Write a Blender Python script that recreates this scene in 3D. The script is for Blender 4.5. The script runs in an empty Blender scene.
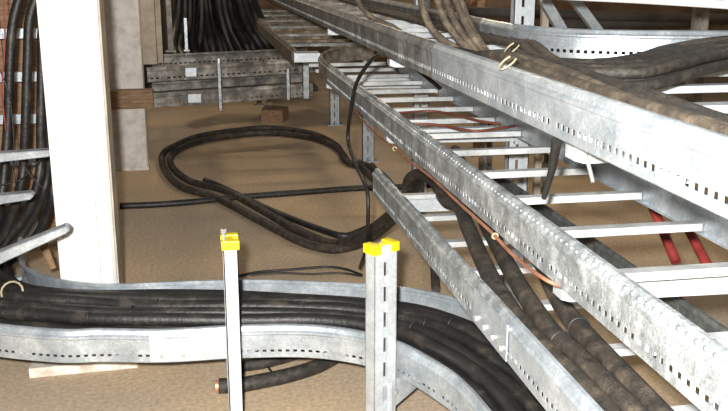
import bpy, math, random
from mathutils import Vector, Matrix
random.seed(7)
C = bpy.context.scene.collection
H = 1.4                                     # eye height
F, YAW, PIT = 930.6, math.radians(10.48), math.radians(14.74)
W = Vector((math.sin(YAW)*math.cos(PIT), math.cos(YAW)*math.cos(PIT), -math.sin(PIT)))
RT = Vector((math.cos(YAW), -math.sin(YAW), 0)); UP = RT.cross(W)
def ray(x, y): return W + RT*((x-364)/F) - UP*((y-205.5)/F)
def onz(x, y, z): d = ray(x, y); return Vector((0,0,H)) + d*((z-H)/d.z)
def onx(x, y, a): d = ray(x, y); return Vector((0,0,H)) + d*(a/d.x)
def ony(x, y, b): d = ray(x, y); return Vector((0,0,H)) + d*(b/d.y)

# ------------------------------------------------------------ materials
def mat(name, stops, scale=8, rough=.5, metal=0., bump=0., detail=6, kind='noise', rough2=None, stretch=None, bscale=None):
    m = bpy.data.materials.new(name); m.use_nodes = True
    nt = m.node_tree; N = nt.nodes; L = nt.links
    b = N['Principled BSDF']
    tc = N.new('ShaderNodeTexCoord'); mp = N.new('ShaderNodeMapping'); L.new(tc.outputs['Object'], mp.inputs[0])
    if stretch: mp.inputs['Scale'].default_value = stretch
    no = N.new('ShaderNodeTexNoise'); no.inputs['Scale'].default_value = scale; no.inputs['Detail'].default_value = detail
    no.inputs['Roughness'].default_value = .65
    L.new(mp.outputs[0], no.inputs['Vector'])
    src = no.outputs['Fac']
    if kind == 'spangle':
        vo = N.new('ShaderNodeTexVoronoi'); vo.inputs['Scale'].default_value = scale*16
        L.new(mp.outputs[0], vo.inputs['Vector'])
        sp = N.new('ShaderNodeSeparateColor'); L.new(vo.outputs['Color'], sp.inputs[0])
        mx = N.new('ShaderNodeMix'); mx.inputs['Factor'].default_value = .13
        L.new(no.outputs['Fac'], mx.inputs['A']); L.new(sp.outputs[0], mx.inputs['B'])
        src = mx.outputs['Result']
    cr = N.new('ShaderNodeValToRGB'); L.new(src, cr.inputs[0])
    e = cr.color_ramp.elements
    while len(e) < len(stops): e.new(.5)
    for k, (p, c) in enumerate(stops):
        e[k].position = p; e[k].color = (*c, 1)
    L.new(cr.outputs[0], b.inputs['Base Color'])
    b.inputs['Roughness'].default_value = rough; b.inputs['Metallic'].default_value = metal
    if bump:
        n2 = N.new('ShaderNodeTexNoise'); n2.inputs['Scale'].default_value = bscale or scale*6; n2.inputs['Detail'].default_value = 8
        L.new(mp.outputs[0], n2.inputs['Vector'])
        bp = N.new('ShaderNodeBump'); bp.inputs['Strength'].default_value = bump; bp.inputs['Distance'].default_value = .01
        L.new(n2.outputs['Fac'], bp.inputs['Height']); L.new(bp.outputs[0], b.inputs['Normal'])
    return m
M = {}
M['galv'] = mat('galvanised steel', [(.3,(.25,.29,.32)),(.5,(.38,.42,.45)),(.68,(.55,.59,.61))], 12, .42, .55, .12, kind='spangle')
M['galv_worn'] = mat('weathered galvanised steel', [(.32,(.15,.165,.17)),(.48,(.27,.295,.30)),(.56,(.38,.41,.42)),(.7,(.60,.63,.64))], 20, .45, .5, .25, kind='spangle')
M['galv_bright'] = mat('clean galvanised steel', [(.3,(.33,.36,.38)),(.5,(.44,.47,.49)),(.7,(.58,.61,.62))], 9, .42, .35, .08, kind='spangle')
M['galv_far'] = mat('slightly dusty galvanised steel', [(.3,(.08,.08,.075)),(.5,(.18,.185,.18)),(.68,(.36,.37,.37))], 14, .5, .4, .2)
M['galv_dusty'] = mat('dusty galvanised steel', [(.3,(.07,.055,.04)),(.5,(.20,.18,.15)),(.68,(.42,.40,.36))], 9, .6, .25, .2)
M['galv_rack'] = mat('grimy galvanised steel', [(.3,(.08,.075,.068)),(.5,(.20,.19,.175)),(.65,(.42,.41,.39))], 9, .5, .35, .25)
M['galv_shaded'] = mat('shade darkened galvanised steel', [(.3,(.035,.038,.036)),(.5,(.07,.075,.072)),(.68,(.14,.145,.14))], 30, .6, .3, .3)  # galvanised steel with shade painted into its base colour
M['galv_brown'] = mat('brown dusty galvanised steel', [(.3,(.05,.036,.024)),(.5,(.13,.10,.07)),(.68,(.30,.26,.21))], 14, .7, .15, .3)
M['loop'] = mat('dark scuffed cable sheath', [(.33,(.007,.0065,.006)),(.52,(.036,.029,.022)),(.75,(.11,.085,.058))], 24, .6, 0, .35)
M['rung'] = mat('rung steel', [(.3,(.24,.25,.245)),(.5,(.38,.395,.395)),(.7,(.52,.53,.53))], 12, .5, .25, .1)
M['black'] = mat('black cable sheath', [(.35,(.005,.005,.0055)),(.55,(.013,.012,.011)),(.75,(.065,.052,.038))], 11, .5, 0, .25, stretch=(1,1,1))
M['dusty'] = mat('dust covered cable sheath', [(.3,(.006,.005,.004)),(.5,(.020,.017,.0135)),(.7,(.062,.051,.036))], 40, .65, 0, .35)
M['tan'] = mat('tan dust covered cable sheath', [(.3,(.018,.013,.009)),(.5,(.055,.041,.026)),(.7,(.14,.11,.072))], 26, .8, 0, .3)
M['red'] = mat('red sheath', [(.3,(.11,.012,.010)),(.6,(.26,.03,.025))], 12, .5)
M['orange'] = mat('copper coloured wire sheath', [(.3,(.09,.035,.02)),(.6,(.25,.105,.055))], 15, .5)
M['rust'] = mat('red brown wire sheath', [(.3,(.045,.014,.01)),(.6,(.14,.04,.025))], 12, .5)
M['copper'] = mat('copper strands', [(.3,(.35,.11,.05)),(.6,(.8,.42,.25))], 90, .4, .6)
M['yellow'] = mat('yellow plastic', [(.3,(.62,.45,.0)),(.7,(.72,.55,.005))], 6, .4)
M['white_paint'] = mat('white column paint', [(.25,(.56,.54,.52)),(.6,(.64,.63,.61))], 5, .55, 0, .03)
M['concrete'] = mat('pale concrete column', [(.3,(.42,.38,.34)),(.5,(.60,.56,.52)),(.7,(.70,.67,.64))], 11, .85, 0, .1)
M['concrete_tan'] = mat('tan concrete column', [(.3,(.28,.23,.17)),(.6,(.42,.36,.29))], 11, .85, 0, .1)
M['plinth'] = mat('dirty plinth concrete', [(.3,(.35,.28,.20)),(.6,(.62,.58,.52))], 14, .85, 0, .2)
M['wood'] = mat('rough brown timber', [(.3,(.12,.065,.03)),(.6,(.30,.19,.11))], 9, .8, 0, .2, stretch=(1,8,8))
M['wall'] = mat('dusty brown wall', [(.3,(.05,.03,.018)),(.5,(.11,.07,.042)),(.7,(.19,.13,.08))], 3, .9, 0, .2)
M['dark'] = mat('dark service clutter', [(.3,(.01,.009,.008)),(.7,(.05,.042,.035))], 6, .8, 0, .2)
M['zinc_bolt'] = mat('zinc bolt', [(.3,(.4,.4,.4)),(.7,(.7,.7,.7))], 30, .35, .7)
M['tie'] = mat('black cable tie', [(.3,(.008,.008,.008)),(.7,(.02,.02,.02))], 30, .5)
M['tie_white'] = mat('pale cable tie', [(.3,(.22,.19,.12)),(.7,(.36,.31,.20))], 30, .5)
# floor: dry dusty concrete, brown with rustier patches
def floor_mat():
    m = bpy.data.materials.new('dusty brown floor'); m.use_nodes = True
    nt = m.node_tree; N = nt.nodes; L = nt.links; b = N['Principled BSDF']
    tc = N.new('ShaderNodeTexCoord')
    n1 = N.new('ShaderNodeTexNoise'); n1.inputs['Scale'].default_value = 1.1; n1.inputs['Detail'].default_value = 5
    n2 = N.new('ShaderNodeTexNoise'); n2.inputs['Scale'].default_value = 60; n2.inputs['Detail'].default_value = 8; n2.inputs['Roughness'].default_value = .8
    for n in (n1, n2): L.new(tc.outputs['Object'], n.inputs['Vector'])
    c1 = N.new('ShaderNodeValToRGB'); L.new(n1.outputs['Fac'], c1.inputs[0])
    e = c1.color_ramp.elements; e[0].position = .36; e[0].color = (.41,.335,.25,1); e[1].position = .64; e[1].color = (.54,.405,.25,1)
    c2 = N.new('ShaderNodeValToRGB'); L.new(n2.outputs['Fac'], c2.inputs[0])
    e = c2.color_ramp.elements; e[0].position = .3; e[0].color = (.5,.5,.5,1); e[1].position = .7; e[1].color = (1.35,1.3,1.25,1)
    mx = N.new('ShaderNodeMix'); mx.data_type = 'RGBA'; mx.blend_type = 'MULTIPLY'; mx.inputs['Factor'].default_value = 1
    L.new(c1.outputs[0], mx.inputs['A']); L.new(c2.outputs[0], mx.inputs['B'])
    L.new(mx.outputs['Result'], b.inputs['Base Color']); b.inputs['Roughness'].default_value = .8
    bp = N.new('ShaderNodeBump'); bp.inputs['Strength'].default_value = .35; bp.inputs['Distance'].default_value = .006
    L.new(n2.outputs['Fac'], bp.inputs['Height']); L.new(bp.outputs[0], b.inputs['Normal'])
    return m
M['floor'] = floor_mat()

# ------------------------------------------------------------ mesh builder
class MB:
    def __init__(s): s.v = []; s.f = []; s.sm = []
    def add(s, vs, fs, smooth=False):
        o = len(s.v); s.v += [tuple(p) for p in vs]
        s.f += [tuple(i+o for i in f) for f in fs]; s.sm += [smooth]*len(fs); return s
    def box(s, a, b, mtx=None, ch=0.):
        x0,y0,z0 = a; x1,y1,z1 = b
        vs = [Vector((x,y,z)) for z in (z0,z1) for y in (y0,y1) for x in (x0,x1)]
        if mtx: vs = [mtx @ p for p in vs]
        return s.add(vs, [(0,2,3,1),(4,5,7,6),(0,1,5,4),(2,6,7,3),(0,4,6,2),(1,3,7,5)])
    def prism(s, poly, z0, z1, mtx=None):
        n = len(poly); vs = [Vector((x,y,z0)) for x,y in poly]+[Vector((x,y,z1)) for x,y in poly]
        if mtx: vs = [mtx @ p for p in vs]
        return s.add(vs, [tuple(range(n))[::-1], tuple(range(n,2*n))]+[(i,(i+1)%n,(i+1)%n+n,i+n) for i in range(n)])
    def tube(s, pts, r, seg=10, rfun=None):
        pts = [Vector(p) for p in pts]; n = len(pts); vs = []; fs = []
        t0 = (pts[1]-pts[0]).normalized(); nrm = t0.orthogonal().normalized()
        for i, p in enumerate(pts):
            t = (pts[min(i+1,n-1)]-pts[max(i-1,0)]).normalized()
            nrm = (nrm - t*nrm.dot(t)).normalized(); bn = t.cross(nrm)
            rr = r*(rfun(i/(n-1)) if rfun else 1)
            for k in range(seg):
                a = 2*math.pi*k/seg; vs.append(p+nrm*math.cos(a)*rr+bn*math.sin(a)*rr)
        for i in range(n-1):
            for k in range(seg):
                k2 = (k+1)%seg; fs.append((i*seg+k, i*seg+k2, (i+1)*seg+k2, (i+1)*seg+k))
        s.add(vs, fs, True)
        s.add([vs[k] for k in range(seg)], [tuple(range(seg))[::-1]])
        s.add([vs[(n-1)*seg+k] for k in range(seg)], [tuple(range(seg))])
        return s
    def build(s, name, m, parent=None, origin=None):
        me = bpy.data.meshes.new(name)
        o3 = Vector(origin) if origin is not None else Vector((0,0,0))
        me.from_pydata([tuple(Vector(p)-o3) for p in s.v], [], s.f); me.update()
        me.polygons.foreach_set('use_smooth', s.sm)
        me.materials.append(m)
        o = bpy.data.objects.new(name, me); C.objects.link(o); o.location = o3
        if parent: o.parent = parent; o.location = o3
        return o
def tag(o, label, cat, group=None, kind=None):
    o['label'] = label; o['category'] = cat
    if group: o['group'] = group
    if kind: o['kind'] = kind
    return o
def struct(o): o['kind'] = 'structure'; return o
def empty(name, loc, rz=0, label=None, cat=None, group=None):
    o = bpy.data.objects.new(name, None); C.objects.link(o); o.location = loc; o.rotation_euler = (0,0,rz); o.empty_display_size = .1
    if label: tag(o, label, cat, group)
    return o
def crom(pts, step=.03):
    P = [Vector(p) for p in pts]; P = [2*P[0]-P[1]]+P+[2*P[-1]-P[-2]]; out = []
    for i in range(1, len(P)-2):
        a,b,c,d = P[i-1:i+3]; n = max(2, int((c-b).length/step))
        for k in range(n):
            t = k/n
            out.append(.5*((2*b)+(c-a)*t+(2*a-5*b+4*c-d)*t*t+(3*b-a-3*c+d)*t**3))
    out.append(P[-2]); return out
def resample(pts, step):
    L = [0]
    for a, b in zip(pts, pts[1:]): L.append(L[-1]+(b-a).length)
    n = max(2, int(L[-1]/step)); out = []; j = 0
    for k in range(n+1):
        s = L[-1]*k/n
        while j < len(L)-2 and L[j+1] < s: j += 1
        t = (s-L[j])/max(1e-9, L[j+1]-L[j]); out.append(pts[j].lerp(pts[j+1], min(1,t)))
    return out
def origin_of(pts): p = min(pts, key=lambda q: q[2]); return (p[0], p[1], p[2])

# ------------------------------------------------------------ perforated side rail
def rail(path, z0, side, m, parent, h=.1, pitch=.025, holes=True, dimples=False, smooth=True, hh=.011):
    pts = [Vector((p[0], p[1], 0)) for p in path]
    if smooth and len(pts) > 2: pts = crom(pts, .01)
    pts = resample(pts, pitch/2 if holes else .06)
    k = h/.1
    prof = [(.011,.004),(.011,0),(.002,0),(0,.002),(0,.019*k),(0,(.019+hh)*k),(0,.072*k),(-.0035,.076*k),(-.0035,.081*k),(.002,.086*k),(.007,.097*k),(.012,h),(.020,h),(.020,h-.012)]
    n = len(pts); vs = []; fs = []; q = len(prof)
    for i, p in enumerate(pts):
        t = (pts[min(i+1,n-1)]-pts[max(i-1,0)]).normalized(); nn = Vector((t.y,-t.x,0))*side
        for u, v in prof: vs.append(p+nn*u+Vector((0,0,z0+v)))
    for i in range(n-1):
        for j in range(q-1):
            if holes and j == 4 and i % 2 == 1 and i % 90 < 88: continue
            fs.append((i*q+j, (i+1)*q+j, (i+1)*q+j+1, i*q+j+1))
    mb = MB(); mb.add(vs, fs)
    if dimples:
        for i in range(1, n-1, 2):
            p = pts[i]; t = (pts[i+1]-pts[i-1]).normalized(); nn = Vector((t.y,-t.x,0))*side
            c = p-nn*.001+Vector((0,0,z0+.0905*k)); d = Vector((0,0,1))*.8+nn*.4; d.normalize(); out = (-nn*.8+Vector((0,0,.5))).normalized()
            r1 = [c+nn*.0045+t*math.cos(a)*.007+d*math.sin(a)*.0042 for a in [x*math.pi/4 for x in range(8)]]
            mb.add(r1+[c+nn*.0045+out*.0028], [(a,(a+1)%8,8) for a in range(8)], True)
    o = mb.build('side_rail', m, parent)
    sd = o.modifiers.new('sheet', 'SOLIDIFY'); sd.thickness = .0018; sd.offset = 0
    return o
def splice(parent, p, t, side, z0, length=.2, h=.085, m=None, nb=4, nudge=.0055):
    t = Vector((t[0],t[1],0)).normalized(); nn = Vector((t.y,-t.x,0))*side; p = Vector((p[0],p[1],z0))
    X = Matrix.Translation(p-nn*nudge) @ Matrix(((t.x,nn.x,0,0),(t.y,nn.y,0,0),(0,0,1,0),(0,0,0,1)))
    o = MB().box((-length/2,-.0015,.006),(length/2,.0015,h), X).build('splice_plate', m or M['galv_bright'], parent)
    for i in range(nb):
        x = -length/2+length*(i+.5)/nb
        b = MB(); b.prism([(x+.007*math.cos(a), .0245+.007*math.sin(a)) for a in [k*math.pi/3 for k in range(6)]], .0015, .007,
                X @ Matrix(((1,0,0,0),(0,0,-1,0),(0,1,0,0),(0,0,0,1))))
        b.build('bolt', M['zinc_bolt'], o)
def rung(parent, x0, x1, y, z, m, w=.03, h=.018, dy=0):
    # inverted channel seen as a slim bar
    mb = MB(); X = Matrix.Translation((x0, y, z)) @ Matrix.Rotation(math.atan2(dy, x1-x0), 4, 'Z'); L = math.hypot(x1-x0, dy)
    mb.box((0,-w/2,h-.002),(L,w/2,h), X).box((0,-w/2,0),(L,-w/2+.002,h-.002), X).box((0,w/2-.002,0),(L,w/2,h-.002), X)
    return mb.build('rung', m, parent)

# ------------------------------------------------------------ room
fl = MB().add([(-4,-1.5,0),(7,-1.5,0),(7,12,0),(-4,12,0)],[(0,1,2,3)]).build('floor', M['floor']); struct(fl)
wb = MB().box((-4,12,0),(7,12.2,3)).build('wall_back', M['wall']); struct(wb)
wl = MB().box((-4.2,-1.5,0),(-4,12,3)).build('wall_left', M['wall']); struct(wl)
wr = MB().box((7,-1.5,0),(7.2,12,3)).build('wall_right', M['wall']); struct(wr)

# white column near the camera
col = empty('column', (-.404,3.45,.035), 0, 'bright white steel column at left, standing on a low slab behind the curved tray', 'column')
mb = MB(); x0,x1,y0,y1 = -.502,-.306,3.355,3.56
poly = [(x0,y0),(x0+.008,y0-.003),(x0+.022,y0-.003),(x0+.022,y0+.008),(x0+.026,y0+.008),(x0+.026,y0),(-.361,y0),(-.360,y0+.012),(-.355,y0+.012),(-.354,y0),(x1-.012,y0),(x1,y0+.012),(x1,y1),(x0,y1)]
mb.prism(poly[::1], .035, 2.6); mb.build('shaft', M['white_paint'], None).parent = col
bpy.data.objects['shaft'].location = (.404,-3.45,-.035)
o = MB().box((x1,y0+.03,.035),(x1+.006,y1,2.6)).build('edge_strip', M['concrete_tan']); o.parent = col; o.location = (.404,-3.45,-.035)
mb = MB().prism([(-.600,3.13),(-.235,3.15),(-.232,3.60),(-.59,3.6)], 0, .035)
tag(mb.build('plinth', M['plinth']), 'dirty pale concrete slab on the floor under the white column', 'plinth')
# pale column further back
def part(o, parent): o.parent = parent; o.location = Vector(o.location)-Vector(parent.location); return o
def column(label, x0, x1, y0, y1, m, ch=.012):
    t = empty('column', ((x0+x1)/2,(y0+y1)/2,0), 0, label, 'column')
    part(MB().prism([(x0,y0+ch),(x0+ch,y0),(x1-ch,y0),(x1,y0+ch),(x1,y1),(x0,y1)],0,2.6).build('shaft', m), t)
    part(MB().prism([(x0-.006,y0-.006),(x1+.006,y0-.006),(x1+.006,y1+.006),(x0-.006,y1+.006)],0,.02).build('base', m), t)
    return t
column('pale pinkish concrete column just right of the white column, with a timber clamped on it', -.56,-.325,6.46,6.70,M['concrete'])
t = empty('duct', (-.29,6.85,.69), 0, 'tan upright duct standing on the background rack right behind the pale pinkish column', 'duct')
MB().prism([(-.07,-.06),(.045,-.06),(.055,-.05),(.055,.10),(-.07,.10)],0,1.9).build('casing', M['concrete_tan'], t)
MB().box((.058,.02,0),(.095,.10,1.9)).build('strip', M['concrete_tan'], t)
mb = MB().prism([(-.57,6.33),(-.262,6.35),(-.262,6.455),(-.57,6.455)], .445, .565)
tag(mb.build('timber', M['wood']), 'short rough brown timber held level against the pale pinkish column', 'timber')

# ------------------------------------------------------------ cable ladders A (middle), B (upper), C (lower)
def ladder(name, label, loc, group=None): return empty(name, loc, 0, label, 'cable tray', group)
A = ladder('cable_ladder', 'empty middle cable ladder with open rungs and a thin orange wire under its rail', (0,0,0))
rail([(.68,.55),(.68,4.70)], .79, 1, M['galv_worn'], A, dimples=True)
rail([(.68,4.70),(.68,4.85),(.69,5.09),(.73,5.32),(.83,5.60),(.95,5.80),(1.15,5.92)], .79, 1, M['galv_dusty'], A, holes=False)
rail([(1.145,.55),(1.145,5.4)], .79, -1, M['galv'], A, holes=False)
for k in range(16):
    y = 1.61-.0 + .3*k + (.0 if k else 0)
    yy = [1.31]+[1.61+.31*j for j in range(2)]
for y in [.95,1.27,1.60,1.90,2.20,2.50,2.82,3.12,3.42,3.70,4.0,4.27,4.57,4.87,5.17,5.47]:
    rung(A, .684, 1.142, y, .797, M['rung'])
splice(A.children[0], (.68,1.18), (0,1), 1, .79, .01, .09, M['galv_worn'], 0, .004)
B = ladder('cable_ladder', 'upper cable ladder with bright perforated rail, carrying the dusty bundle above the empty ladder', (0,0,0))
rail([(.68,.55),(.68,2.6)], 1.073, 1, M['galv'], B)
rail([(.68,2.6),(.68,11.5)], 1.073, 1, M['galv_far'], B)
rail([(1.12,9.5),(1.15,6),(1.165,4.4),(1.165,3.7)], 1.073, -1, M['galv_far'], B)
rail([(1.165,3.7),(1.165,3.5),(1.185,3.28),(1.26,3.1),(1.38,3.0),(1.55,2.93),(1.8,2.87),(2.2,2.80),(3.2,2.68)], 1.073, -1, M['galv'], B)
for k in range(27):
    y = .95+.3*k
    if k in (3,4,5): rung(B, .684, 1.75, y, 1.08, M['galv_bright'], w=.05 if k == 3 else .035)
    elif k == 6: rung(B, .684, 1.5, y, 1.08, M['galv_bright'])
    else: rung(B, .684, 1.155, y, 1.08, M['galv_bright'] if k < 14 else M['galv_dusty'])
splice(B.children[0], (.68,1.255), (0,1), 1, 1.073, .003, .085, M['galv_worn'], 0, .0045)
Cc = ladder('cable_ladder', 'low cable ladder holding three fat cables, its rail ending behind the capped double post', (0,0,0))
rail([(.645,.9),(.645,1.78)], .557, 1, M['galv'], Cc)
rail([(.645,1.78),(.645,3.30)], .557, 1, M['galv_worn'], Cc)
rail([(1.088,.9),(1.088,3.30)], .557, -1, M['galv_shaded'], Cc, holes=False)  # shade under the middle ladder is put into this rail's colour
for y in [1.17,1.47,1.77,2.06,2.34,2.61,2.905,3.2]:
    rung(Cc, .649, 1.085, y, .562, M['rung'], w=.032, h=.016)
splice(Cc.children[0], (.645,1.89), (0,1), 1, .557, .24, .09, M['galv'], 4)

far = ladder('cable_ladder', 'dusty dark cable ladder receding into the background left of the tall beam', (0,0,0))
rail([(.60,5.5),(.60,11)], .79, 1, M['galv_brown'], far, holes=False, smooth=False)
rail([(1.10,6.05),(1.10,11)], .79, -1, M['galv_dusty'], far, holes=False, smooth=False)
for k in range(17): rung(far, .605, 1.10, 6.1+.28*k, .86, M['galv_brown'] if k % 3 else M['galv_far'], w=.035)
MB().box((.585,5.36,.835),(.735,5.50,.885)).build('end_plate', M['galv_bright'], far)

# ------------------------------------------------------------ curved tray D
s = 1.1
Dfront = [(-1.22,4.4),(-1.20,3.8),(-1.10,3.35),(-.90,3.03),(-.64,2.885),(-.4345,2.80),(-.3135,2.785),(-.122,2.745),(.0825,2.737),(.267,2.714),(.387,2.673),(.488,2.605),(.568,2.512),(.63,2.376),(.669,2.25),(.6875,2.083),(.69,1.9),(.69,.9)]
Dback = [(-.74,4.4),(-.715,3.9),(-.66,3.56),(-.584,3.42),(-.5,3.3275),(-.388,3.262),(-.273,3.231),(0,3.214),(.174,3.192),(.349,3.148),(.569,3.074),(.70,3.015),(.82,2.92),(.93,2.77),(1.01,2.6),(1.07,2.35),(1.10,2.05),(1.11,1.8),(1.11,.9)]
D = ladder('cable_tray', 'low curved cable tray packed with black cables, bottom left', (0,0,0))
rail(Dfront, .19, -1, M['galv'], D, h=.105, pitch=.024, hh=.007)
rail(Dback, .19, 1, M['galv'], D, h=.105, pitch=.024, hh=.007)
splice(D.children[0], (-.03,2.742), (1,-.06), -1, .19, .27, .1, M['galv_bright'], 4)
cf = resample(crom([Vector((*p,0)) for p in Dfront],.02), .06); cb = resample(crom([Vector((*p,0)) for p in Dback],.02), .06)
def dlerp(u, t):
    def at(L): x = u*(len(L)-1); i = min(int(x), len(L)-2); return L[i].lerp(L[i+1], x-i)
    return at(cf).lerp(at(cb), t)
for k in range(14):
    u = .03+k*.07; a = dlerp(u,.03); b = dlerp(u,.97); rung(D, a.x, b.x, a.y, .194, M['rung'], dy=b.y-a.y) if b.x > a.x else None

# ------------------------------------------------------------ posts
def post_mesh(h, w=.082, d=.042, sl=.045, sp=.078, lip=.017, rec=None, sw_=.0055):
    mb = MB(); t = .003; sw = sw_
    # slotted web in three strips
    yo = 0 if rec is None else -d/2+rec
    mb.box((-w/2+t,yo-t/2,0),(-sw,yo+t/2,h)).box((sw,yo-t/2,0),(w/2-t,yo+t/2,h))
    z = .03
    while z < h-.06:
        mb.box((-sw,yo-t/2,z),(sw,yo+t/2,z+sp-sl)); z += sp
    mb.box((-sw,yo-t/2,h-.05),(sw,yo+t/2,h))
    for sx in (-1,1):
        xa = sx*w/2; xb = sx*(w/2-t); mb.box((min(xa,xb),-d/2,0),(max(xa,xb),d/2,h))
        xc = sx*(w/2-lip)
        for sy in (-1,1): mb.box((min(xa,xc),sy*d/2-(t if sy>0 else 0),0),(max(xa,xc),sy*d/2+(0 if sy>0 else t),h))
    return mb
def post(label, x, y, h, rz=0, cap=False, m=None, group=None, floor=True, z0=0, lip=.017):
    t = empty('support_post', (x,y,z0), rz, label, 'post', group)
    post_mesh(h, lip=lip, rec=.007 if lip > .02 else None, sw_=.0068 if lip > .02 else .0055).build('profile', m or M['galv_bright'], t)
    if floor: MB().box((-.07,-.06,0),(.07,.06,.006)).build('base_plate', m or M['galv'], t)
    if cap:
        c = MB(); z0c, z1c = h-.022, h+.006
        c.box((-.047,-.026,z0c),(-.020,.026,z1c)).box((.020,-.026,z0c),(.047,.026,z1c)).box((-.020,-.010,z0c+.004),(.020,.010,z1c-.003))
        o = c.build('cap', M['yellow'], t); o['label'] = 'yellow plastic end cap'
        bv = o.modifiers.new('b','BEVEL'); bv.width = .003; bv.segments = 2
    return t
def arm(parent, L, z, ang=0, wall=.05, m=None, y=0, name='bracket_arm', plate=True, tip=.018):
    # tapering cantilever channel along local +X
    X = Matrix.Rotation(ang,4,'Z') @ Matrix.Translation((.02,y,z))
    mb = MB()
    vs = []
    for yy in (-.022,.022):
        vs += [(0,yy,-wall),(0,yy,0),(L,yy,0),(L,yy,-tip),(L-.02,yy,-tip-.006)]
    vs = [X @ Vector(v) for v in vs]
    mb.add(vs, [(0,1,2,3,4),(9,8,7,6,5),(1,6,7,2),(2,7,8,3),(3,8,9,4),(0,4,9,5),(0,5,6,1)])
    if plate: mb.box((-.012,-.035,-wall-.01),(0,.035,.004), X)
    return mb.build(name, m or M['galv_bright'], parent)
p1 = post('lone slim white post with a yellow cap in front of the curved tray', .088,2.64,.612,math.pi/2,True)
arm(p1, .60, .188, 0, plate=False)
MB().prism([(.004*math.cos(a)-.037, .004*math.sin(a)+.018) for a in [k*math.pi/4 for k in range(8)]],.60,.655).build('threaded_rod', M['zinc_bolt'], p1)
MB().prism([(.009*math.cos(a)-.037, .009*math.sin(a)+.018) for a in [k*math.pi/3 for k in range(6)]],.642,.655).build('nut', M['zinc_bolt'], p1)
p2 = post('slotted double post with yellow caps in front of the curved tray, centre of photo', .508,2.475,.622,math.radians(28),True,lip=.033)
MB().box((-.036,.008,0),(.036,.011,.60)).build('slot_shade', M['galv_shaded'], p2)  # added dark sheet behind the web, painting the shade inside the slots
arm(p2, .42, .188, math.radians(14), .085)
MB().prism([(.008*math.cos(a)+.046, .008*math.sin(a)-.018) for a in [k*math.pi/3 for k in range(6)]],.155,.163).build('bolt', M['zinc_bolt'], p2)
posts = []
for (y, h, nm) in ((1.72,2.0,'nearest of the posts behind the stacked ladders, holding the wide bright arms'),(3.37,2.0,'tall slotted post rising through the stacked ladders at top centre'),(4.93,1.8,'second slotted post from the near end behind the stacked ladders, seen between rungs'),(6.47,1.16,'third slotted post seen under the left rail of the empty ladder'),(8.05,1.16,'farthest slotted post seen under the corner of the empty ladder')):
    p = post('slotted galvanised '+nm if not nm.startswith('slotted') and not nm.startswith('tall') else nm, 1.225, y, h, 0, False, M['galv_bright'] if y < 6 else M['galv'])
    posts.append(p)
    if y < 6:
        for z, L in ((1.070,.49),(.787,.50)): arm(p, L, z, math.pi, .056, y=.05 if y < 2 else 0, tip=.042)
        if 3 < y < 4: arm(p, .51, .553, math.pi, .062, y=.10, tip=.050)
for (px, py, top, lb) in ((485,172,.9,'left one of two distant posts seen between rungs of the empty ladder'),(541,197,1.0,'right one of two distant posts seen between rungs of the empty ladder')):
    q = onz(px, py, 0); post('slim galvanised post, '+lb, q.x, q.y, top, .3, False, M['galv_dusty'])

# ------------------------------------------------------------ racks across the background
g = 'racks across the background'
def rack(label, z, ya, ybk, xr):
    t = ladder('cable_ladder', label, (0,0,0), None)
    sl = .31
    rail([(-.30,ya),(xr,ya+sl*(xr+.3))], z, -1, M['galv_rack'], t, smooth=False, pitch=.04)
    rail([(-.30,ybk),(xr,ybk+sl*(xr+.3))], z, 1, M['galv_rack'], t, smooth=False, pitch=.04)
    n = 6
    for k in range(n):
        x = -.2+k*(xr+.2)/n; y = ya+sl*(x+.3)
        MB().box((x,y+.01,z+.01),(x+.03,y+ybk-ya-.01,z+.03)).build('rung', M['galv_dusty'], t)
    return t
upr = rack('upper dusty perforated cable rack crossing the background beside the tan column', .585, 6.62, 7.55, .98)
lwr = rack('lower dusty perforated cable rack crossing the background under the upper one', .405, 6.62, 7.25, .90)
for nm, t, z, xx, w in (('cover_plate', upr, .61, -.04, .075), ('cover_plate', lwr, .425, -.03, .09)):
    y = 6.62+.31*(xx+.3)-.008
    o = MB().box((xx,y-.004,z),(xx+w,y-.001,z+.06)).build(nm, M['galv_bright'], t); o['label'] = 'shiny joint plate on the rack'
def stub(label, x, z0, z1, w=.045, m='galv_worn'):
    y = 6.60+.31*(x+.3)-.04; t = empty('rack_hanger', (x,y,z0), 0, label, 'hanger')
    MB().box((-w/2,0,0),(w/2,.004,z1-z0)).box((-w/2,0,0),(-w/2+.004,.03,z1-z0)).box((w/2-.004,0,0),(w/2,.03,z1-z0)).build('channel', M[m], t)
    MB().prism([(.012*math.cos(a),.012*math.sin(a)) for a in [k*math.pi/3 for k in range(6)]],z1-z0,z1-z0+.03).build('rod_end', M['rust'] if w > .03 else M['galv'], t)
stub('thin upright hanger joining the two background racks near their middle', .195, .36, .70, .028)
stub('right upright hanger at the right end of the background racks', .84, .40, .74, .05)
stub('upright hanger between the racks, second from their right end', .70, .40, .60, .03)
# pipes/wires lying inside the racks
for k in range(4):
    y = 6.75+.09*k; z = .445
    pts = crom([(-.3,y,z),(.3,y+.18,z+.01*math.sin(k)),(.95,y+.38,z)],.1)
    tag(MB().tube(pts,.022,8).build('cable', M['dark'] if k%2 else M['dusty'], origin=origin_of(pts)), 'dark cable lying in the lower background rack','cable','cables in the lower background rack')
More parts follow.
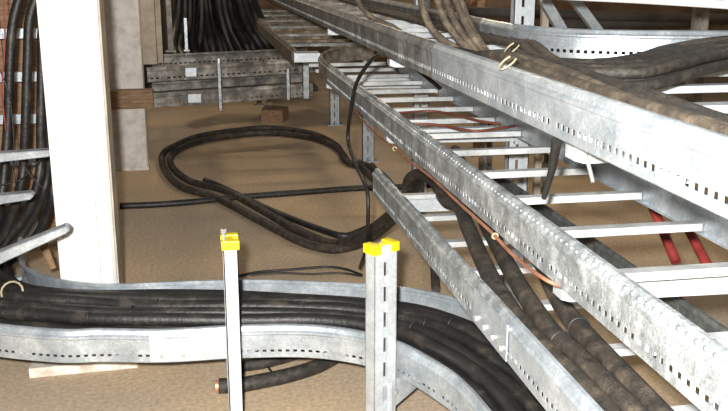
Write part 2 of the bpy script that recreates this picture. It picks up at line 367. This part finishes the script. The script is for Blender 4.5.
# background left: thick dark bundle falling behind the racks
n = 0
for k in range(16):
    xt = 186+k*3.2; xb = 172+k*7.5
    a = ony(xt+random.uniform(-3,3), -30, 8.9+.04*k); b = ony((xt+xb)/2+random.uniform(-2,2), 15, 8.9+.05*(k%4)); c = ony(xb+random.uniform(-3,3), 47, 8.6+.08*(k%5)); d = ony(xb+8, 62, 8.4+.05*k)
    a.z = max(a.z, 1.6)
    pts = crom([a,b,c,d], .08)
    tag(MB().tube(pts,.036,8).build('cable', M['black'], origin=origin_of(pts)), 'black cable in the dark bundle descending behind the background racks','cable','dark bundle behind the racks')
for (px, y0, y1, Y, w, lb, m) in ((171,-20,52,7.75,.04,'galvanised upright at far left of the dark background bundle','galv_dusty'),(187,18,56,7.8,.022,'short bright thin upright in front of the dark background bundle','galv'),(258,6,60,9.3,.05,'brown dusty upright beneath the receding ladder','galv_dusty'),(268,20,60,9.0,.04,'small dusty upright close under the receding ladder','galv_dusty')):
    p = ony(px, y1, Y); q = ony(px, y0, Y)
    zb = .69 if Y < 8.5 else 0
    t = empty('upright', (p.x,Y,zb), 0, lb, 'post')
    MB().box((-w/2,-.003,0),(w/2,.003,q.z-zb)).box((-w/2,.003,0),(-w/2+.005,.035,q.z-zb)).build('channel', M[m], t)
    MB().box((-w,-.05,0),(w,.05,.008)).build('base_plate', M[m], t)
for (px,py,lb) in ((227,17,'left one of two round dark pipe ends in the background'),(241,17,'right one of two round dark pipe ends in the background')):
    p = ony(px,py,9.4); tag(MB().tube([p,p+Vector((0,1.0,0))],.055,16).build('pipe', M['dark'], origin=p-Vector((0,0,.055))), lb, 'pipe')
# dim clutter at the far side
for (x0_,x1_,y,z1,lb) in ((-1.3,.35,10.8,1.3,'dark cabinet in the background left behind the dark cable bundle'),):
    t = empty('cabinet',((x0_+x1_)/2,y,0),0,lb,'cabinet'); w=(x1_-x0_)/2
    MB().box((-w,0,0),(w,.5,z1)).build('body', M['dark'], t)
    for k in (-1,0,1): MB().box((k*w*.64-w*.3,-.015,.06),(k*w*.64+w*.3,0,z1-.06)).build('door', M['dark'], t)
pts=[(.6,8.3,.0),(.78,8.2,.0),(.86,8.45,.0),(.66,8.6,.0)]
tag(MB().prism([(p[0],p[1]) for p in pts],0,.11).build('crate', M['wood']), 'low brown crate on the floor beneath the corner of the empty ladder','crate')

# right background
for (xa,ya,xb,yb,lb) in ((538,-12,569,40,'left one of two slanting braces above the upper ladder'),(567,-12,606,40,'right one of two slanting braces above the upper ladder')):
    a = ony(xa,ya,4.2); b = ony(xb,yb,4.2); w = Vector((.028,0,0))
    o = MB().add([a-w,a+w,b+w,b-w,a-w+Vector((0,.004,0)),a+w+Vector((0,.004,0)),b+w+Vector((0,.004,0)),b-w+Vector((0,.004,0)),a-w+Vector((0,.04,0)),b-w+Vector((0,.04,0)),a-w+Vector((.004,.04,0)),b-w+Vector((.004,.04,0))],
        [(0,3,2,1),(4,5,6,7),(0,1,5,4),(2,3,7,6),(1,2,6,5),(0,8,9,3),(4,7,11,10),(8,10,11,9)]).build('brace', M['galv'], origin=b)
    tag(o, lb, 'brace')
for (px,w,Y,lb,m) in ((543.5,.035,4.6,'narrow tan upright left of the slanting braces','concrete_tan'),(698,.08,4.5,'wide galvanised upright behind the upper tray at top right','galv_dusty'),(480,.05,6.5,'brown upright behind the tall slotted post','wood')):
    p = ony(px,60,Y); t = empty('upright',(p.x,Y,0),0,lb,'post')
    MB().box((-w/2,-.003,0),(w/2,.003,1.6)).box((-w/2,.003,0),(-w/2+.004,.03,1.6)).box((w/2-.004,.003,0),(w/2,.03,1.6)).build('channel', M[m], t)
    MB().box((-w,-.05,0),(w,.05,.008)).build('base_plate', M[m], t)
for i,(z,Y,sl,r,lb) in enumerate(((1.10,5.6,-.10,.03,'dark pipe running level in the right background, upper'),(.95,6.0,.05,.04,'dark pipe running level in the right background, lower'),(1.23,6.6,-.04,.025,'thin brown pipe high in the right background'))):
    pts = crom([(1.6,Y,z),(2.6,Y+.1,z+sl*.4),(4.2,Y+.3,z+sl)],.2); tag(MB().tube(pts,r,10).build('pipe', M['dark' if i<2 else 'wood'], origin=origin_of(pts)), lb,'pipe')
t = empty('beam',(3,7.6,0.75),0,'brown dusty steel beam crossing the right background','beam')
MB().box((-1.9,0,0),(3.2,.02,.45)).box((-1.9,-.08,0),(3.2,.0,.015)).box((-1.9,-.08,.435),(3.2,0,.45)).build('web', M['wall'], t)
# upper white rail at the top right corner
t = ladder('cable_ladder','white tray rail at the very top right corner above the curved tray rail',(0,0,0))
rail([(1.225,3.22),(1.284,3.072),(1.395,2.79),(1.476,2.43),(1.52,2.0)], 1.27, -1, M['white_paint'], t, h=.14, holes=False)
rail([(1.60,3.85),(1.80,3.3),(1.95,2.8),(2.05,2.3)], 1.27, 1, M['white_paint'], t, h=.14, holes=False)
for k,(a,b) in enumerate((((1.30,3.05),(1.86,3.15)),((1.47,2.45),(1.99,2.55)))): rung(t, a[0],b[0],a[1],1.275,M['rung'],dy=b[1]-a[1])

# ------------------------------------------------------------ cables
def cable(pts, r, m, label, group=None, wob=0, step=.03, seg=10, name='cable', ends=None, sm=True):
    pts = [Vector(p) for p in pts]
    P = crom(pts, step) if sm else pts
    if wob:
        ph = [random.uniform(0,6.28) for _ in range(4)]; d = 0; Q = [P[0]]
        for a, b in zip(P, P[1:]):
            d += (b-a).length; Q.append(b+Vector((math.sin(d*5+ph[0])+.5*math.sin(d*13+ph[1]), math.sin(d*4.3+ph[2]), .35*math.sin(d*7+ph[3])))*wob)
        P = Q
    o = MB().tube(P, r, seg).build(name, M[m], origin=origin_of(P))
    if label: tag(o, label, 'cable', group)
    return o, P
def tie(parent, c, t, r, m='tie'):
    t = Vector(t).normalized(); n = t.orthogonal().normalized(); b = t.cross(n)
    pts = [Vector(c)+(n*math.cos(a)+b*math.sin(a))*(r+.0015) for a in [k*math.pi/8 for k in range(17)]]
    o = MB().tube(pts, .0022, 6).build('cable_tie', M[m]);
    o.parent = parent; o.location = -Vector(parent.location); return o
# D tray: hanging bundle sweeps down and round into the tray
lab = 'black cable lying among others in the low curved tray'
usu = [.0,.09,.18,.245,.29,.33,.37,.42,.47,.52,.57,.62,.67,.72,.77,.82,.87,.93,1.0]
rows = [(8,.026,.222),(7,.025,.266),(4,.022,.300)]
hang = [(4,-20),(12,-20),(24,-20),(38,-20),(46,-20),(16,-20),(30,-20)]
hid = 0
for ri,(nn,r,z) in enumerate(rows):
    for k in range(nn):
        t = (.07+.84*(k+.5)/nn, .06+.74*(k+.5)/nn, .10+.50*(k+.5)/nn)[ri]
        pts = []
        for i,u in enumerate(usu):
            tt = t+random.uniform(-.012,.012); q = dlerp(u, min(.93,max(.065,tt))); pts.append(Vector((q.x,q.y,z+random.uniform(-.004,.006))))
        o, P = cable(pts, r*random.uniform(.8,1.05), 'black', lab, 'cables in the curved tray', wob=.003)
        if ri == 2:
            for uu in (.42,.62): j = int(uu*len(P)); tie(o, P[j], P[j+1]-P[j], r)
# hanging bundle at the left, one cable each
hl = 'black cable of the bundle hanging down at the left edge'
hp = [((26,-25),(14,20),(10,70),(7,140),(0,200),(-10,230)),((30,-25),(18,20),(12,70),(8,140),(2,210),(-12,240)),((47,-25),(30,15),(27,60),(26,120),(22,180),(8,225),(-10,248)),
      ((60,-25),(44,20),(42,70),(41,120),(40,170),(28,210),(5,240),(-12,256)),((66,-25),(52,20),(49,80),(49,150),(44,190),(28,225),(4,250)),((36,-25),(24,15),(19,60),(17,120),(14,180),(2,215)),((75,-25),(60,20),(55,80),(54,150),(52,195),(38,232),(14,258),(-5,268))]
for i, L in enumerate(hp):
    if i in (1,5): continue
    Y = [3.95,3.9,3.95,4.0,4.1,4.1,4.2][i]
    pts = [ony(px, py, Y - (.25*max(0,(py-190)/60))) for px, py in L]
    # run on out of sight into the floor trench side
    e = pts[-1]; pts += [e+Vector((-.25,-.15,-.08)), Vector((-1.25,3.6-.02*i,.40)), ]
    cable(pts, .019, 'black', hl, 'bundle hanging at the left edge', wob=.002)
# thin wires among them
for i, L in enumerate((((3,-20),(5,40),(2,90),(6,130)),((0,70),(10,100),(14,150),(10,190)),((15,150),(30,175),(45,190)),((0,185),(20,180),(45,155)))):
    pts = [ony(px,py,3.85) for px,py in L]
    cable(pts, .003, ['red','black','black','black'][i], ['thin red wire in front of the hanging bundle','thin black wire curving in front of the hanging bundle','thin black wire slanting down to the white column','thin black wire slanting up to the white column'][i])
# vertical ladder behind the hanging cables
vl = empty('cable_ladder', (-.85,4.6,0), 0, 'upright ladder rack behind the hanging cables at the left edge', 'cable tray')
for k in range(8): 
    z = .25+.2*k; o = MB().box((-.35,0,z),(.32,.03,z+.045)).build('rung', M['galv'], vl)
for x in (-.37,.32): MB().box((x,-.01,0),(x+.02,.08,2.0)).build('side_rail', M['galv_worn'], vl)
t = empty('panel', (-.95,4.95,0), 0, 'brown board behind the upright ladder rack at the left edge', 'board')
MB().box((-.7,0,0),(.52,.03,1.9)).build('board', M['wood'], t)
for k in range(4): 
    x=-.62+.3*k
    pts=[(x-.95,4.93,0.0),(x-.95,4.93,1.9)]
    MB().box((x,-.03,0),(x+.05,0,1.9)).build('batten', M['wood'], t)
# cantilever arms at the left
def left_arm(label, pts2, Y, d=.05, tipround=True):
    (xa,ya0,ya1),(xb,yb0,yb1) = pts2
    a0,a1,b0,b1 = ony(xa,ya0,Y),ony(xa,ya1,Y),ony(xb,yb0,Y-.05),ony(xb,yb1,Y-.05)
    e = Vector((.012,0,-(b0.z-b1.z)*.5)); D_ = Vector((0,d,0))
    tip = b0+e
    P = [a0,a1,b1,tip,b0]
    vs = P+[p+D_ for p in P]
    o = MB().add(vs,[(0,1,2,3,4),(9,8,7,6,5),(0,4,9,5),(4,3,8,9),(3,2,7,8),(2,1,6,7),(1,0,5,6)]).build('bracket_arm', M['galv'], origin=a1)
    tag(o,label,'bracket'); bv=o.modifiers.new('b','BEVEL'); bv.width=.003
left_arm('long galvanised bracket arm at left edge whose rounded tip crosses the white column', ((-60,276,292),(66,226,234)), 2.98)
left_arm('highest of the bracket arms at the left edge, crossing the hanging cables', ((-40,156,167),(49,150,157)), 3.5)
left_arm('middle bracket arm at the left edge, with its tip among the hanging cables', ((-40,199,211),(30,193,200)), 3.5)
st = ony(53,268,3.75); st2 = ony(43,243,3.75)
tag(MB().tube([st, st2],.02,4).build('stick', M['wood'], origin=st), 'short orange brown stick leaning behind the tip of the long bracket arm','stick')

# fat cables rising from the floor loop and lying in the low ladder
g = None
def zc(l): return [onz(x,y,z) for x,y,z in l]
RC = .0235
c1 = zc([(459,207,.595),(469,230,.60),(492,280,.605),(526,330,.605),(552,356,.605),(580,384,.605),(618,424,.605),(700,510,.605)])
arch1 = [ony(406,196,3.66),ony(409,180,3.62),ony(420,174,3.5),ony(435,182,3.30),ony(445,200,3.12)]
loopA = [(345,160),(338,147),(322,137),(304,132),(270,128),(240,130),(200,136),(176,145),(163,154),(164,168),(180,186),(217,198),(257,219),(300,241),(330,249)]
loopB = [(349,163),(342,153),(330,144),(308,137),(272,133),(240,135),(205,140),(182,148),(171,157),(173,168),(190,181),(226,191),(262,210),(295,229),(330,243)]
up1 = [onz(352,246,.06),onz(372,236,.16),onz(388,224,.28),onz(399,212,.40)]
up2 = [onz(352,240,.10),onz(372,229,.22),onz(388,217,.34),onz(400,206,.46)]
tl1 = [(398,214),(378,184),(362,168)]; tl2=[(404,205),(385,178),(368,166),(356,164)]
cable([onz(*p,.025) for p in tl1+loopA]+up1+arch1+c1, RC, 'loop', 'outer fat cable of the floor loop, lying against the rail of the low ladder', step=.025)
c2 = zc([(478,208,.595),(489,230,.60),(516,280,.605),(549,330,.605),(577,356,.605),(607,386,.605),(650,430,.605),(740,520,.605)])
arch2 = [ony(414,190,3.72),ony(419,179,3.66),ony(432,176,3.5),ony(447,186,3.30),ony(458,200,3.10)]
o2, P2 = cable([onz(*p,.026) for p in tl2+loopB]+up2+arch2+c2, RC, 'loop', 'inner fat cable of the floor loop, middle one of three in the low ladder', step=.025)
c3 = zc([(520,215,.62),(533,240,.62),(549,280,.615),(565,310,.605),(583,333,.605),(608,360,.605),(637,390,.605),(680,436,.605),(750,510,.605)])
o3, P3 = cable([ony(455,150,3.9),ony(470,175,3.2)]+c3, RC, 'loop', 'fat cable nearest the empty ladder, lying as right one of three in the low ladder', step=.025)
for o_, P_, q_ in ((o2,P2,onz(552,345,.605)),(o3,P3,onz(590,330,.605))):
    j = min(range(len(P_)-1), key=lambda a: (P_[a]-q_).length); tie(o_, P_[j], P_[j+1]-P_[j], RC)
# extra strand of the loop
cable([onz(*p,.022) for p in ((205,180),(222,187),(245,198),(275,212),(300,222),(322,230),(345,236),(368,228))], .018, 'black', 'short black strand lying along the lower side of the floor loop')
cable([onz(*p,.016) for p in ((120,206),(150,205),(180,203),(212,200),(240,197),(280,194),(320,191),(362,188),(400,187),(440,184))], .019, 'black', 'straight black cable lying across the floor through the loop')
cable([onz(*p,.03) for p in ((372,165),(384,182),(400,200),(420,222),(432,250),(436,290))], .02, 'loop', 'dark cable on the floor running beneath the end of the low ladder')
# thin wires on the floor
cable([onz(*p,.008) for p in ((238,276),(258,272),(285,270),(325,267),(345,269),(362,275))], .006, 'black', 'thin black wire on the floor behind the curved tray, upper strand')
cable([onz(*p,.008) for p in ((250,275),(280,273),(310,274),(340,273),(362,276))], .005, 'black', 'thin black wire on the floor behind the curved tray, lower strand')
# cable draped over the ladder rail
dr = [onx(440,88,.95),onx(410,64,.80),onx(392,57,.70),onx(375,57,.665),onx(357,82,.655),onx(351,110,.65),onx(348,140,.65),onx(356,165,.65),onx(367,190,.65),onx(368,220,.65),onx(367,245,.66),onx(360,268,.70)]
cable(dr, .008, 'black', 'slim black cable draped over the left rail of the empty ladder')
# orange wire under the rail
ow = [onx(345,100,.665)]+[onx(x,y,.665) for x,y in ((372,130),(388,143),(405,158),(412,163),(432,178),(460,204),(490,231),(512,254),(530,269),(548,281))]+[onz(562,287,.78)]
oo, PO = cable(ow, .004, 'orange', 'copper coloured wire running under the left rail of the empty ladder')
for j in (int(len(PO)*.42),int(len(PO)*.84)): tie(oo, PO[j], PO[j+1]-PO[j], .005, 'tie_white')
# red brown wires over the rungs
def onr(x,y): return onz(x,y,.822)
cable([onr(*p) for p in ((398,113),(412,112),(430,111),(446,113),(462,117),(480,121),(500,124))], .005, 'rust', 'red brown wire lying over the rungs of the empty ladder, farther one')
cable([onr(*p) for p in ((408,124),(425,124),(445,126),(465,130),(480,131),(500,128),(520,125))], .005, 'rust', 'red brown wire lying over the rungs of the empty ladder, nearer one')
# straps
a = onx(557,140,.70); b = onx(544,198,.72)
tag(MB().tube([a,(a+b)/2+Vector((.004,0,0)),b],.010,6,rfun=lambda u:1.1-.5*u).build('strap', M['black'], origin=b), 'black strap hanging from the tall beam down over the rungs','strap')
a = onx(586,155,.74); b = onx(593,182,.74)
tag(MB().tube([a,b],.004,8).build('threaded_rod', M['zinc_bolt'], origin=b), 'thin threaded rod hanging under the tall beam right of the black strap','rod')
# red tipped cables
for (pa,pm,pb,lb) in (((642,185),(655,212),(676,262),'left one of two red ended cables pointing down under the empty ladder'),((682,215),(692,236),(714,278),'right one of two red ended cables pointing down under the empty ladder')):
    a, m_, b = ony(*pa,2.75), ony(*pm,2.70), ony(*pb,2.55)
    t = empty('cable', b, 0, lb, 'cable')
    o = MB().tube(crom([a+Vector((-.03,.12,.10)),a,a.lerp(m_,.6)],.02),.013,10).build('sheath', M['black']); part(o,t)
    o = MB().tube(crom([a.lerp(m_,.6),m_,b],.02),.016,10).build('heat_shrink', M['red']); o['label']='red end sleeve'; part(o,t)
# cut cable ends under the curved tray
def cut(label, L, r):
    pts = crom([onz(x,y,r) for x,y in L],.03); t = empty('cable', Vector(pts[0])-Vector((0,0,r)), 0, label, 'cable')
    part(MB().tube(pts,r,14).build('sheath', M['dusty']),t)
    d = (pts[0]-pts[1]).normalized(); part(MB().tube([pts[0]-d*.002,pts[0]+d*.010],r*.78,12).build('conductor', M['copper']),t)
cut('thick cut cable with an open copper end lying on the floor under the curved tray', ((219,386),(240,385),(262,381),(290,375),(318,366),(345,352),(390,335),(440,322)), .026)
cut('second cut cable on the floor, close behind the one with open copper end', ((240,366),(258,364),(280,359),(300,353),(330,344),(380,330)), .021)
cable([onz(*p,.006) for p in ((268,366),(272,372),(285,376),(296,371),(318,366))], .004, 'black', 'tiny black wire curled on the thick cut cable')
# upper ladder bundle
z0 = 1.098
gl = 'cables of the dusty bundle in the upper ladder'
lb = 'dusty dark cable of the bundle lying in the upper ladder'
ris = [[(478,58),(461,42),(445,20),(436,-8),(430,-40)],[(482,56),(467,40),(455,22),(444,-8),(440,-40)],[(486,54),(476,42),(465,22),(453,-8),(448,-40)],[(476,60),(455,48),(435,34),(424,14),(419,-12),(417,-40)],[(490,56),(480,42),(470,25),(458,-8),(455,-40)]]
i = 0
for layer,(n,z) in enumerate(((6,z0+.012),(6,z0+.032),(5,z0+.052),(4,z0+.068))):
    for k in range(n):
        off = .0215*k+.008*layer
        far_y = 2.55
        pts = [Vector((.715+off*.75,.6,z)),Vector((.715+off*.75,1.1,z)),Vector((.722+off*.85,1.5,z+random.uniform(-.006,.006))),Vector((.742+off*1.05,1.9,z+random.uniform(-.006,.006))),Vector((.745+off*1.1,2.3,z))]
        if layer == 2 and k < 3 or layer == 3 and k < 2:
            L = ris[i % 5]; i += 1
            pts += [ony(px,py,2.65+.05*q_) for q_,(px,py) in enumerate(L)]
            cable(pts, .0115, 'tan', 'tan dusty cable dropping from above into the upper ladder bundle', 'cables dropping into the upper ladder', wob=.001)
        else:
            pts += [Vector((.735+off*.9,2.6,z-.01*layer)),Vector((.72+off*.7,2.95,z-.03*layer))]
            cable(pts, .0115, 'dusty', lb, gl, wob=.003)
eb = 'dusty dark cable curving off to the right edge from the upper ladder bundle'
ou = [(2.0,2.60),(1.35,2.17),(1.12,2.0),(.97,1.92),(.86,1.99),(.79,2.2),(.75,2.5),(.73,2.8)]
inn = [(2.2,2.72),(1.6,2.58),(1.33,2.44),(1.14,2.27),(.98,2.17),(.89,2.24),(.84,2.45),(.80,2.75)]
for k in range(12):
    t = k/11; zz = z0+.014+(0,.024)[k%2]+.008*math.sin(t*3.1)
    pts = [Vector((a[0]*(1-t)+b[0]*t, a[1]*(1-t)+b[1]*t, zz+(.036,.034,.026,.018,.016,.012,-.002,-.004)[q_])) for q_,(a,b) in enumerate(zip(ou,inn))]
    cable(pts, .0135, 'dusty', eb, 'cables curving off to the right edge', wob=.002)
# cables running on top of the crossing, making the mound at the fork
# tan cable along the far rail
for k,(dx,r) in enumerate(((0,.014),(-.035,.012))):
    pts = [Vector((1.12+dx,6.0,1.11)),Vector((1.12+dx,4.4,1.115)),Vector((1.11+dx,3.7,1.12)),Vector((1.08+dx,3.2,1.13)),Vector((1.02+dx,2.8,1.15)),Vector((.93+dx,2.45,1.175)),Vector((.87+dx,2.2,1.17)),Vector((.84+dx,1.9,1.15))]
    o, P = cable(pts, r, 'tan', ['tan cable lying along the far rail of the upper ladder, tied with black ties','slimmer tan cable beside the tied one along the far rail of the upper ladder'][k])
    if k == 0:
        for q_ in (3.35,3.0,2.7):
            j = min(range(len(P)-1), key=lambda a: abs(P[a].y-q_)); tie(o, P[j], P[j+1]-P[j], r)
for c_,lb_ in (((512,48),'pale cable tie loop on the upper ladder bundle, upper one'),((508,62),'pale cable tie loop on the upper ladder bundle, lower one')):
    p = onz(*c_,1.19); pts=[p+Vector((.012*math.cos(a)+.01*math.cos(a),.0+.03*math.sin(a),.022*math.cos(a+1.2))) for a in [k*math.pi/7 for k in range(11)]]
    pts=[p+(q_-p)*.8 for q_ in pts]; tag(MB().tube(pts,.0022,6).build('cable_tie',M['tie_white'],origin=origin_of(pts)), lb_,'cable tie')
cable([ony(*p,3.6) for p in ((352,-30),(357,-2),(364,10),(376,20),(392,26),(406,36))], .010, 'tan', 'thin tan cable curving down left of the dropping cables')
cable([onz(*p,1.12) for p in ((340,0),(365,6),(392,12),(420,18),(450,24))], .009, 'tan', 'thin tan cable lying across the far rungs of the upper ladder')
cable([ony(*p,5.5) for p in ((452,10),(462,8),(470,2),(480,-10),(492,-30))], .018, 'orange', 'brown pipe behind the far rail of the upper ladder')
# pale tie on left cables
p = onz(12,292,.33); pts=[p+Vector((.035*math.cos(a),.02*math.sin(a),.03*math.sin(a))) for a in [k*math.pi/7 for k in range(9)]]
tag(MB().tube(pts,.004,6).build('cable_tie',M['tie_white'],origin=origin_of(pts)),'pale loop of tie on the cables at the left end of the curved tray','cable tie')

# ------------------------------------------------------------ light
def light(name, kind, loc, energy, color=(1,1,1), size=.1, rot=None):
    l = bpy.data.lights.new(name, kind); l.energy = energy; l.color = color
    if kind == 'AREA': l.size = size
    else: l.shadow_soft_size = size
    o = bpy.data.objects.new(name, l); C.objects.link(o); o.location = loc
    if rot: o.rotation_euler = rot
    return o
light('flash', 'POINT', (-.07,-.02,1.49), 1000, (1,.98,.95), .03)
for x,y in ((1.5,6.5),(-.5,9.5),(3.5,4.5)): light('lamp', 'POINT', (x,y,2.4), 60, (1,.82,.6), .12)
w = bpy.data.worlds.new('world'); bpy.context.scene.world = w; w.use_nodes = True
w.node_tree.nodes['Background'].inputs[0].default_value = (.9,.85,.8,1); w.node_tree.nodes['Background'].inputs[1].default_value = .17

# ------------------------------------------------------------ camera
cd = bpy.data.cameras.new('camera'); cd.sensor_width = 36; cd.lens = F/728*36; cd.clip_start = .02
co = bpy.data.objects.new('camera', cd); C.objects.link(co); co.location = (0,0,H)
co.matrix_world = Matrix.Translation((0,0,H)) @ Matrix((RT, UP, -W)).transposed().to_4x4()
sc = bpy.context.scene; sc.camera = co
sc.view_settings.view_transform = 'Standard'; sc.view_settings.look = 'None'; sc.view_settings.gamma = 1; sc.view_settings.exposure = 0
sc.view_settings.use_curve_mapping = False
